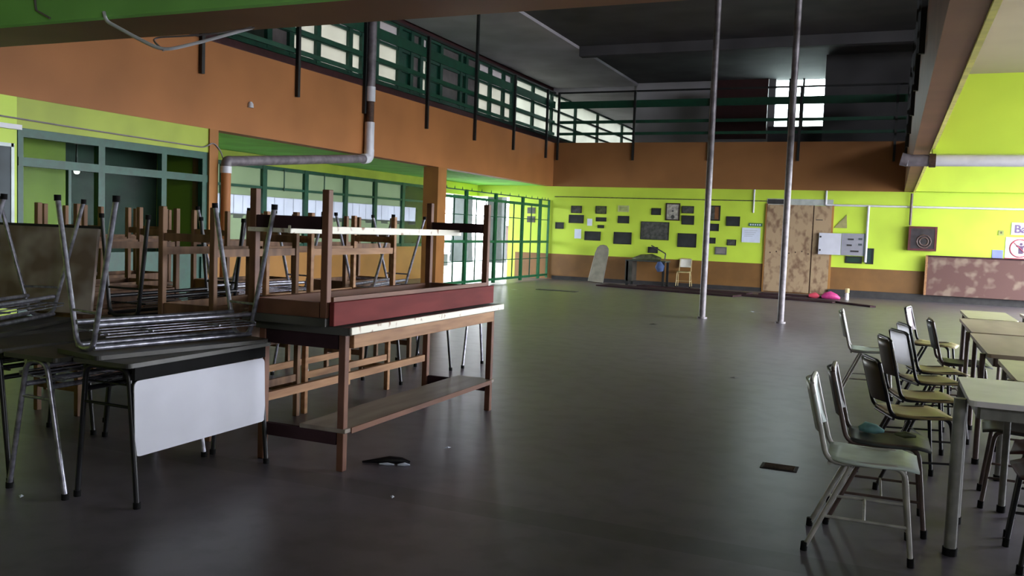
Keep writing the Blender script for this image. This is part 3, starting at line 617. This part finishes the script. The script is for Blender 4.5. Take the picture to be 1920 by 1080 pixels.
# dark planks lying on the floor
def plank(p, q, wd, label, th=.035, m=M_plank):
    return tag(MB().bar((*p, th/2), (*q, th/2), wd, th).build('floor_plank', m), label, 'plank', 'planks lying along the back wall')
plank((-7.0, 22.5), (-3.3, 21.55), .75, 'long dark plank lying from the oval board towards the left pole')
plank((-6.2, 23.25), (-3.2, 22.55), .40, 'dark plank on the floor in front of the cream chair')
plank((-3.2, 21.95), (-1.1, 21.45), .55, 'reddish dark plank on the floor before the boarded door')
plank((-3.0, 23.0), (-1.3, 22.9), .5, 'dark mat of boards at the foot of the boarded door')
plank((-1.05, 21.45), (-.3, 20.7), .16, 'narrow dark plank end pointing towards the chairs')
pk = thing('pink_bag', 'crumpled pink bag on the floor by the boarded door', 'bag', (-1.30, 22.6, .0))
bm_ = MB().tube([(-.2, 0, .05), (-.12, 0, .08), (0, .02, .10), (.13, 0, .07), (.22, .02, .03)], [.03, .08, .10, .07, .03], 9); bm_.build('bag_body', M_pink, pk)
MB().tube([(-.5, .05, .06), (-.35, .05, .07), (-.25, .03, .06)], [.04, .08, .03], 8).build('red_cloth', M_signred, pk)
bt = thing('small_bottle', 'small yellow-topped container beside the pink bag', 'container', (-.93, 22.75, 0)); MB().tube([(0, 0, 0), (0, 0, .14), (0, 0, .17)], [.05, .05, .03], 10).build('body', M_pvc, bt); MB().tube([(0, 0, .17), (0, 0, .28)], .055, 10).build('cap', M_cream, bt)

# ================================================================== CHAIRS
def make_chair(label, tube, seat, back, hb=.765):
    t = thing('school_chair', label, 'chair')
    for s in (-1, 1):
        mb = MB().tube(fillet([(.20, s*.19, .015), (.155, s*.165, .43), (-.17, s*.16, .415), (-.255, s*.155, hb)], .06), .0115, 8)
        sf = mb.build('side_frame', tube, t)
        lg = MB().tube([(-.07, s*.163, .405), (-.245, s*.19, .015)], .0115, 8).build('leg', tube, t)
        MB().tube([(.185, s*.183, .17), (-.175, s*.180, .17)], .007, 6).build('rung', tube, t)
        for x in (.20, -.245): MB().tube([(x+(.002 if x > 0 else -.002), s*.1905, 0), (x, s*.19, .04)], .0155, 8).build('foot_cap', M_rubber, sf if x > 0 else lg)
    MB().tube([(.0, -.181, .17), (.0, .181, .17)], .007, 6).build('rung', tube, t)
    MB().tube(fillet([(-.255, -.155, hb), (-.258, -.12, hb+.012), (-.258, .12, hb+.012), (-.255, .155, hb)], .02), .0115, 8).build('top_bar', tube, t)
    MB().tube([(-.16, -.16, .41), (-.16, .16, .41)], .009, 6).build('cross_bar', tube, t)
    # curved plywood seat
    mb = MB(); nx, ny = 7, 6; g = []
    for i in range(nx):
        u = i/(nx-1); x = -.17 + .385*u
        for j in range(ny):
            v = j/(ny-1)*2-1; wd = .185 - (.025 if i in (0, nx-1) else 0)
            z = .437 - .012*math.sin(u*PI) + .006*v*v - (.022*max(0, (u-.8)/.2)**2)
            g.append((x, v*wd, z))
    n = nx*ny; vs = g + [(x, y, z-.012) for x, y, z in g]; fs = []
    for i in range(nx-1):
        for j in range(ny-1):
            a = i*ny+j; fs.append((a, a+ny, a+ny+1, a+1)); fs.append((n+a, n+a+1, n+a+ny+1, n+a+ny))
    rim = [j for j in range(ny)] + [i*ny+ny-1 for i in range(1, nx)] + [(nx-1)*ny+j for j in range(ny-2, -1, -1)] + [i*ny for i in range(nx-2, 0, -1)]
    for k in range(len(rim)):
        a, b = rim[k], rim[(k+1) % len(rim)]; fs.append((a, b, n+b, n+a))
    mb.add(vs, fs, True); mb.build('seat', seat, t)
    # curved back panel
    mb = MB(); nu, nv = 7, 5; g = []
    for j in range(nv):
        h = j/(nv-1); z = hb-.225 + .23*h
        for i in range(nu):
            v = i/(nu-1)*2-1; wd = .168 - (.02 if j in (0, nv-1) else 0)
            x = -.17-.085*((z-.415)/(hb-.415)) - .035*(1-v*v) + .008
            g.append((x, v*wd, z))
    n = nu*nv; vs = g + [(x-.01, y, z) for x, y, z in g]; fs = []
    for j in range(nv-1):
        for i in range(nu-1):
            a = j*nu+i; fs.append((a, a+1, a+nu+1, a+nu)); fs.append((n+a, n+a+nu, n+a+nu+1, n+a+1))
    rim = [i for i in range(nu)] + [j*nu+nu-1 for j in range(1, nv)] + [(nv-1)*nu+i for i in range(nu-2, -1, -1)] + [j*nu for j in range(nv-2, 0, -1)]
    for k in range(len(rim)):
        a, b = rim[k], rim[(k+1) % len(rim)]; fs.append((a, b, n+b, n+a))
    mb.add(vs, fs, True); mb.build('backrest', back, t)
    return t
D = math.radians
chair_grey = make_chair('pale grey-green chair nearest the viewer beside the pale table', M_greytube, M_seat_g, M_seat_g)
place(chair_grey, chair_grey['label'], (-.045, 4.37, 0), (0, 0, D(1)))
chair_dark = make_chair('dark grey chair with a crumpled wrapper on its seat', M_brtube, M_seat_d, M_seat_d)
place(chair_dark, chair_dark['label'], (.02, 4.82, 0), (0, 0, D(1)))
chair_black = make_chair('black-framed chair with dark ply back and tan seat, third in the row', M_black, M_seat_y, M_seat_b, .725)
place(chair_black, chair_black['label'], (.17, 5.68, 0), (0, 0, D(18)))
def again(src, label, x, y, rz, z=0, rx=0):
    return place(copy_tree(src), label, (x, y, z), (rx, 0, D(rz)))
chair_brn2 = make_chair('black-framed chair with brown back right behind the third chair', M_black, M_seat_y, M_seat_b, .79)
place(chair_brn2, chair_brn2['label'], (.24, 6.32, 0), (0, 0, D(14)))
cw = make_chair('chair with a bright white plastic back and olive seat', M_black, M_seat_y, M_chairwhite)
place(cw, cw['label'], (.32, 7.12, 0), (0, 0, D(22)))
again(cw, 'second chair with a white plastic back, farther along the row', .37, 7.72, 16)
chair_far = make_chair('black chair with pinkish back at the far end of the row', M_black, M_seat_y, mat('pinkish_back', (.40, .33, .36), .45))
place(chair_far, chair_far['label'], (.44, 9.75, 0), (0, 0, D(-10)))
cg = again(chair_grey, 'light grey chair standing apart on the open floor left of the row', -.13, 8.75, 2)
again(chair_dark, 'dark-backed chair beside the farther wooden table', .60, 8.35, 4)
chair_brown = make_chair('brown-tubed chair under the pale table, facing the row', M_brtube, M_lam, M_seat_b)
place(chair_brown, chair_brown['label'], (.74, 5.52, 0), (0, 0, D(176)))
chair_red = make_chair('black chair with dark red seat cut off by the right edge, nearest the viewer', M_black, M_hose, M_hose)
place(chair_red, chair_red['label'], (.79, 4.53, 0), (0, 0, D(182)))
again(chair_red, 'black chair with dark red seat at the right edge, second from the viewer', .83, 5.0, 170)
again(chair_brown, 'brown-tubed chair facing the row beyond the cream table', .95, 6.7, 182)
again(chair_brown, 'brown-tubed chair facing the row beyond the nearer wooden table', 1.05, 7.3, 176)
again(chair_grey, 'light grey chair at the back right beyond the farther wooden table', 1.5, 8.7, 190)
# cream chair at the wall
cc = make_chair('cream chair with a pale back standing against the back wall', M_cream, M_cream, M_creamseat)
place(cc, cc['label'], (-5.15, 23.85, 0), (0, 0, D(-85)))
wr = thing('crumpled_wrapper', 'crumpled teal wrapper on the dark chair seat', 'wrapper', (-.05, 4.88, .440))
MB().tube([(-.05, 0, .012), (-.02, .01, .02), (.03, -.01, .018), (.07, .0, .010)], [.012, .03, .026, .008], 7).build('wrapper_body', M_teal, wr)
MB().tube([(.12, -.02, .008), (.17, -.03, .012), (.22, -.02, .006)], [.006, .02, .006], 6).build('leaf_scrap', M_olive, wr)
# ================================================================== TABLES ON THE RIGHT
def table(label, x0, x1, y0, y1, h, top, frame, lw=.05):
    t = thing('school_table', label, 'table', ((x0+x1)/2, (y0+y1)/2, 0)); a, b = (x1-x0)/2, (y1-y0)/2
    MB().prism(rrect(2*a, 2*b, .03), .025, frame_m((0, 0, h-.025), (1, 0, 0), (0, 1, 0))).build('table_top', top, t)
    for y in (-b+.06, b-.06): MB().box(-a+.05, a-.05, y-.012, y+.012, h-.085, h-.026).build('apron', frame, t)
    for x in (-a+.05, a-.05): MB().box(x-.012, x+.012, -b+.06, b-.06, h-.085, h-.026).build('apron', frame, t)
    for sx in (-1, 1):
        for y in (-b+.12, b-.12):
            x = sx*(a+lw/2-(.05 if y > 0 else 0))
            lg = MB().tube([(x, y, .03), (x, y, h-.012)], lw/2, 10).build('leg', frame, t); MB().tube([(x, y, 0), (x, y, .035)], lw/2+.005, 10).build('foot_cap', M_rubber, lg)
    return t
table('pale laminate table with a thick grey leg at the right edge', .355, 1.5, 4.33, 5.10, .74, M_lam2, M_tleg, .055)
table('cream laminate table behind the pale table', .64, 1.8, 5.2, 6.15, .73, M_lam3, M_tleg, .035)
table('worn wooden table in the middle of the right row, nearer of two', .60, 1.9, 6.3, 7.72, .74, M_wood3, M_brtube, .035)
table('worn wooden table in the middle of the right row, farther of two', .62, 1.9, 7.8, 9.2, .74, M_wood3, M_brtube, .035)
table('small greenish table at the far end of the right row', .70, 1.12, 9.3, 10.4, .74, M_lam3, M_brtube, .035)
table('pale table standing beside the small greenish table', 1.25, 2.4, 9.3, 10.4, .74, M_lam2, M_tleg, .035)
# ================================================================== LEFT PILE
def make_desk(label, h, th, fh, L, top, frame, panel=False, topw=.38):
    t = thing('school_desk', label, 'desk'); hy = L/2-.05
    MB().prism(rrect(topw, L, .025), .022, frame_m((0, 0, h-.022), (1, 0, 0), (0, 1, 0))).build('desktop', top, t)
    for s in (-1, 1):
        lf = MB().tube(fillet([(-fh, s*hy, .01), (-th, s*hy, h-.035), (th, s*hy, h-.035), (fh, s*hy, .01)], .06), .0135, 8).build('leg_frame', frame, t)
        for x in (-fh, fh): MB().tube([(x, s*hy, 0), (x*.995, s*hy, .03)], .0175, 8).build('foot_cap', M_rubber, lf)
        MB().tube([(-th-(fh-th)*.28, s*hy, h-.22), (th+(fh-th)*.28, s*hy, h-.22)], .008, 6).build('cross_rung', frame, t)
    for x in (-th-.015, th+.015): MB().tube([(x, -hy, h-.16), (x, hy, h-.16)], .013, 8).build('side_rail', frame, t)
    for x in (-th-.01, th+.01): MB().tube([(x, -hy, h-.045), (x, hy, h-.045)], .013, 8).build('under_rail', frame, t)
    mb = MB()
    k = 7
    for i in range(k):
        x = -.15+.30*i/(k-1); mb.tube([(x, -hy+.02, h-.125+.02*abs(x)/.15), (x, hy-.02, h-.125+.02*abs(x)/.15)], .0045, 5)
    for y in (-hy+.03, -.2, .2, hy-.03): mb.tube([(-.16, y, h-.12), (.16, y, h-.12)], .0055, 5)
    mb.build('wire_basket', frame, t)
    if panel:
        MB().prism(rrect(L-.10, .37, .03), .006, frame_m((fh-.025, 0, h-.275), (0, 1, 0), (-.03, 0, 1))).build('front_panel', M_white, t)
        MB().box(.10, topw/2-.01, -hy, hy, h-.085, h-.023).build('gap_shade_block', M_rubber, t)  # matte black block, stands for the shade in the gap under the desktop
    return t
dk = make_desk('metal desk with a large white front panel facing the aisle', .71, .14, .20, 1.06, M_lam, M_black, True)
place(dk, dk['label'], (-3.48, 3.62, 0), (0, 0, 0))
di = make_desk('upturned metal desk lying on the white-panelled desk, nearest chrome legs', .795, .07, .27, 1.04, M_lam, M_chrome)
def flip(o, label, x, y, z, h, rz=0): return place(o, label, (x, y, z+h+.002), (0, PI, D(rz)))
flip(di, di['label'], -3.555, 3.62, .71, .795, -12)
dc = make_desk('chrome-legged desk left of the white-panelled desk', .71, .07, .20, 1.06, M_lam, M_chrome)
place(dc, dc['label'], (-3.88, 3.55, 0), (0, 0, 0))
db = make_desk('black-legged desk at the left edge of the pile', .71, .12, .20, 1.06, M_lam, M_black)
place(db, db['label'], (-4.34, 3.60, 0), (0, 0, 0))
flip(copy_tree(di), 'upturned chrome-legged desk at the far left edge, legs in the air', -4.85, 3.6, .71, .795, 25)
place(copy_tree(db), 'black-legged desk cut off by the left edge of the picture', (-4.84, 3.60, 0), (0, 0, 0))
place(copy_tree(db), 'black-legged desk in the second row of the pile', (-4.66, 4.85, 0), (0, 0, 0))
flip(copy_tree(db), 'upturned black-legged desk in the second row, between wooden legs', -4.68, 4.82, .71, .78-.07, 2)
place(copy_tree(dc), 'chrome-legged desk in the third row of the pile', (-4.95, 6.02, 0), (0, 0, 0))
flip(copy_tree(di), 'upturned chrome-legged desk in the third row behind the bench', -4.92, 6.05, .71, .795, -2)
place(copy_tree(db), 'black-legged desk behind the far end of the bench', (-4.13, 7.22, 0), (0, 0, 0))
flip(copy_tree(di), 'upturned desk with grey legs behind the far end of the bench', -4.42, 7.15, .71, .795, 12)
c_ = make_desk('chrome-legged desk just beyond the bench, seen through its legs', .71, .10, .20, .9, M_lam, M_chrome)
place(c_, c_['label'], (-4.28, 8.12, 0), (0, 0, D(86)))

def make_wood_table(label, wx, wy, h, m=M_wood2, top=M_wood2):
    t = thing('wooden_table', label, 'table'); a, b = wx/2, wy/2; l = .019
    MB().cbox(-a, a, -b, b, h-.028, h, .004).build('table_top', top, t)
    for x in (-a+.03, a-.03):
        for y in (-b+.03, b-.03): MB().cbox(x-l, x+l, y-l, y+l, 0, h-.028, .003).build('leg', m, t)
        MB().box(x-.011, x+.011, -b+.055, b-.055, h-.12, h-.028).build('apron', m, t)
        MB().box(x-.011, x+.011, -b+.055, b-.055, .26, .31).build('stretcher', m, t)
    for y in (-b+.03, b-.03):
        MB().box(-a+.055, a-.055, y-.011, y+.011, h-.12, h-.028).build('apron', m, t)
        MB().box(-a+.055, a-.055, y-.011, y+.011, .17, .22).build('stretcher', m, t)
    return t
H = .74
w_ = make_wood_table('wooden table standing directly behind the bench', .46, 1.22, H, M_tan)
place(w_, w_['label'], (-4.12, 5.90, 0), (0, 0, 0))
flip(copy_tree(w_), 'upturned wooden table directly behind the bench', -4.09, 5.90, H, H, 0)
w2_ = make_wood_table('wooden table between the white-panelled desk and the bench row', .46, .95, H)
place(w2_, w2_['label'], (-4.12, 4.78, 0), (0, 0, 0))
flip(copy_tree(w2_), 'upturned wooden table behind the nearest upturned desk', -4.12, 4.76, H, H, 3)
place(copy_tree(w2_), 'wooden table under the mottled board', (-5.36, 4.85, 0), (0, 0, 0))
flip(copy_tree(w2_), 'upturned wooden table behind the mottled board', -5.36, 4.86, H, H, -2)
place(copy_tree(w2_), 'wooden table deep in the left of the pile', (-5.95, 5.4, 0), (0, 0, 0))
flip(copy_tree(w2_), 'upturned wooden table deep in the left of the pile', -5.97, 5.38, H, H, 4)
place(copy_tree(w2_), 'wooden table near the green doors', (-5.6, 6.6, 0), (0, 0, 0))
flip(copy_tree(w2_), 'upturned wooden table near the green doors', -5.58, 6.62, H, H, -3)
place(copy_tree(w2_), 'wooden table at the far left back of the pile', (-6.75, 6.2, 0), (0, 0, 0))
flip(copy_tree(w2_), 'upturned wooden table at the far left back of the pile', -6.75, 6.22, H, H, 5)
place(copy_tree(w2_), 'wooden table at the back of the pile by the windows', (-4.75, 7.5, 0), (0, 0, 0))
flip(copy_tree(w2_), 'upturned wooden table at the back of the pile by the windows', -4.98, 7.5, H, H, 2)
mbd = thing('loose_tabletop', 'mottled brown loose tabletop propped up in the pile', 'board', (-5.28, 4.20, .745), (D(-7), 0, D(8)))
MB().cbox(-.42, .42, -.012, .012, 0, .58, .003).build('panel', M_mott, mbd); MB().box(-.43, .43, -.016, .016, .575, .592).build('edge_strip', M_plinth, mbd)
# ---- workbench
def make_bench(label, apron_m, worn, a=.31, b=1.03, h=.83):
    t = thing('workbench', label, 'workbench'); lh = .022
    MB().cbox(-a, a+.03, -b, b+.05, h-.045, h, .004).build('bench_top', M_lam, t)
    MB().cbox(a+.03, a+.042, -b+.0, b+.05, h-.04, h+.003, .003).build('edge_strip', M_chip if worn else M_wood, t)
    MB().box(-a, a+.02, -b-.008, -b, h-.045, h).build('end_strip', M_lam, t)
    for x in (-a+.03, a-.03):
        for y in (-b+.035, b-.035): MB().cbox(x-lh, x+lh, y-lh, y+lh, 0, h-.045, .003).build('leg', M_wood, t)
    MB().cbox(a-.025, a+.012, -b+.07, b-.07, h-.125, h-.045, .003).build('front_apron', apron_m, t)
    MB().box(-a, -a+.025, -b+.07, b-.07, h-.16, h-.045).build('back_apron', M_wood, t)
    for y in (-b+.03, b-.03):
        MB().box(-a+.06, a-.06, y-.012, y+.012, h-.13, h-.045).build('end_apron', M_wood if not worn else M_plank, t)
        MB().box(-a+.06, a-.06, y-.016, y+.016, .15, .222).build('end_rail', M_plank, t)
    MB().cbox(.0, a+.005, -b+.01, b-.01, .222, .247, .003).build('shelf', M_shelf if worn else M_chip, t)
    if not worn: MB().cbox(-.02, .0, -b+.01, b-.01, .205, .25, .003).build('shelf_lip', M_chip, t)
    MB().box(a+.005, a+.012, -b+.07, b-.07, .215, .248).build('shelf_edge', M_wood if worn else M_chip, t)
    if worn: MB().box(-a+.01, -a+.04, -b+.07, b-.07, .34, .39).build('back_stretcher', M_tan, t)
    return t
M_shelf = mat('grey_brown_shelf', (0.30, 0.26, 0.21), 0.45, scale=4, col2=(0.20, 0.165, 0.13), stretch=(2, .4, 2))
b1 = make_bench('brown wooden workbench with chipped white edge and lower shelf', M_tan, True)
place(b1, b1['label'], (-3.10, 5.185, 0), (0, 0, 0))
b2 = make_bench('upturned workbench with a red-brown board lying on the first workbench', M_wood, False, .28, 1.085, .76)
flip(b2, b2['label'], -3.14, 5.15, .836, .76, 0)
rb_ = MB().cbox(-.315, -.283, -1.06, 1.08, .625, .758, .003).build('red_board', M_red, b2)

# ================================================================== FLOOR LITTER
um = thing('black_rag', 'black rag with pale scraps on the floor by the bench', 'rag', (-2.66, 4.45, 0), (0, 0, D(12)))
MB().tube([(-.16, -.02, .006), (-.08, .0, .014), (.0, .01, .024), (.07, .03, .02), (.12, .03, .012)], [.006, .014, .024, .02, .01], 7).build('rag_body', M_black, um)
MB().tube([(-.05, -.03, .006), (.0, -.03, .009), (.04, -.02, .006)], [.004, .009, .004], 6).build('scrap', M_paper, um)
MB().tube([(.06, -.02, .007), (.10, -.01, .011), (.13, .0, .007)], [.005, .011, .004], 6).build('scrap', M_paper, um)
gr = thing('floor_drain', 'dark rectangular drain grate in the floor near the chairs', 'drain', (-.56, 5.63, 0))
MB().box(-.11, .11, -.07, .07, 0, .004).build('plate', M_plinth, gr)
for k in range(5): MB().box(-.09, .09, -.055+.025*k, -.045+.025*k, .004, .008).build('slat', M_rust, gr)
def scrap(x, y, s, label, m=M_paper):
    o = thing('paper_scrap', label, 'litter', (x, y, 0), (0, 0, random.random()*6)); 
    MB().add([(-s, 0, .001), (0, -s*.6, .004), (s, .1*s, .002), (.2*s, s*.7, .006), (0, 0, .012)], [(0, 1, 4), (1, 2, 4), (2, 3, 4), (3, 0, 4), (3, 2, 1, 0)]).build('scrap', m, o)
scrap(-2.31, 3.91, .018, 'tiny white scrap on the floor in front of the bench')
scrap(-2.54, 4.97, .028, 'pale scrap on the floor right of the bench leg')
scrap(-3.38, 13.6, .09, 'dark scrap in the middle of the open floor', M_black)
scrap(-8.05, 18.9, .09, 'white scrap on the floor near the gates')
scrap(-2.4, 17.3, .05, 'white scrap between the two poles')
scrap(-3.9, 3.0, .02, 'small pale scrap under the desks at left')
scrap(-1.38, 9.0, .05, 'faint pale scrap on the open floor mid hall', M_boxgrey)
for x, y, l in ((-7.2, 19.5, 'dark stain board flat on the floor near the gates'),): tag(MB().box(x-.5, x+.5, y-.12, y+.12, 0, .01).build('floor_plate', M_plinth), l, 'plate')

# ------------------------------------------------------------------ groups of like things
GROUPS = {'school_chair': 'school chairs along the right tables', 'school_table': 'tables in the right row', 'school_desk': 'metal desks heaped in the left pile',
          'wooden_table': 'wooden tables heaped in the left pile', 'workbench': 'the two stacked workbenches', 'picture_frame': 'dark frames on the yellow back wall',
          'metal_gate': 'green gate leaves', 'steel_pole': 'bare steel poles in the hall', 'outdoor_column': 'grey columns outside the gates',
          'paper_scrap': 'scraps littering the floor', 'balcony_railing': 'green gallery railings', 'conduit': 'conduits on the back wall', 'paper_notice': 'sheets pinned to the back wall',
          'notice': 'notices seen through the gate', 'green_notice': 'green notices by the switchboard'}
for o in S.objects:
    if o.parent is None and 'label' in o and 'group' not in o and base(o.name) in GROUPS: o['group'] = GROUPS[base(o.name)]
cc['group'] = 'seats along the back wall'
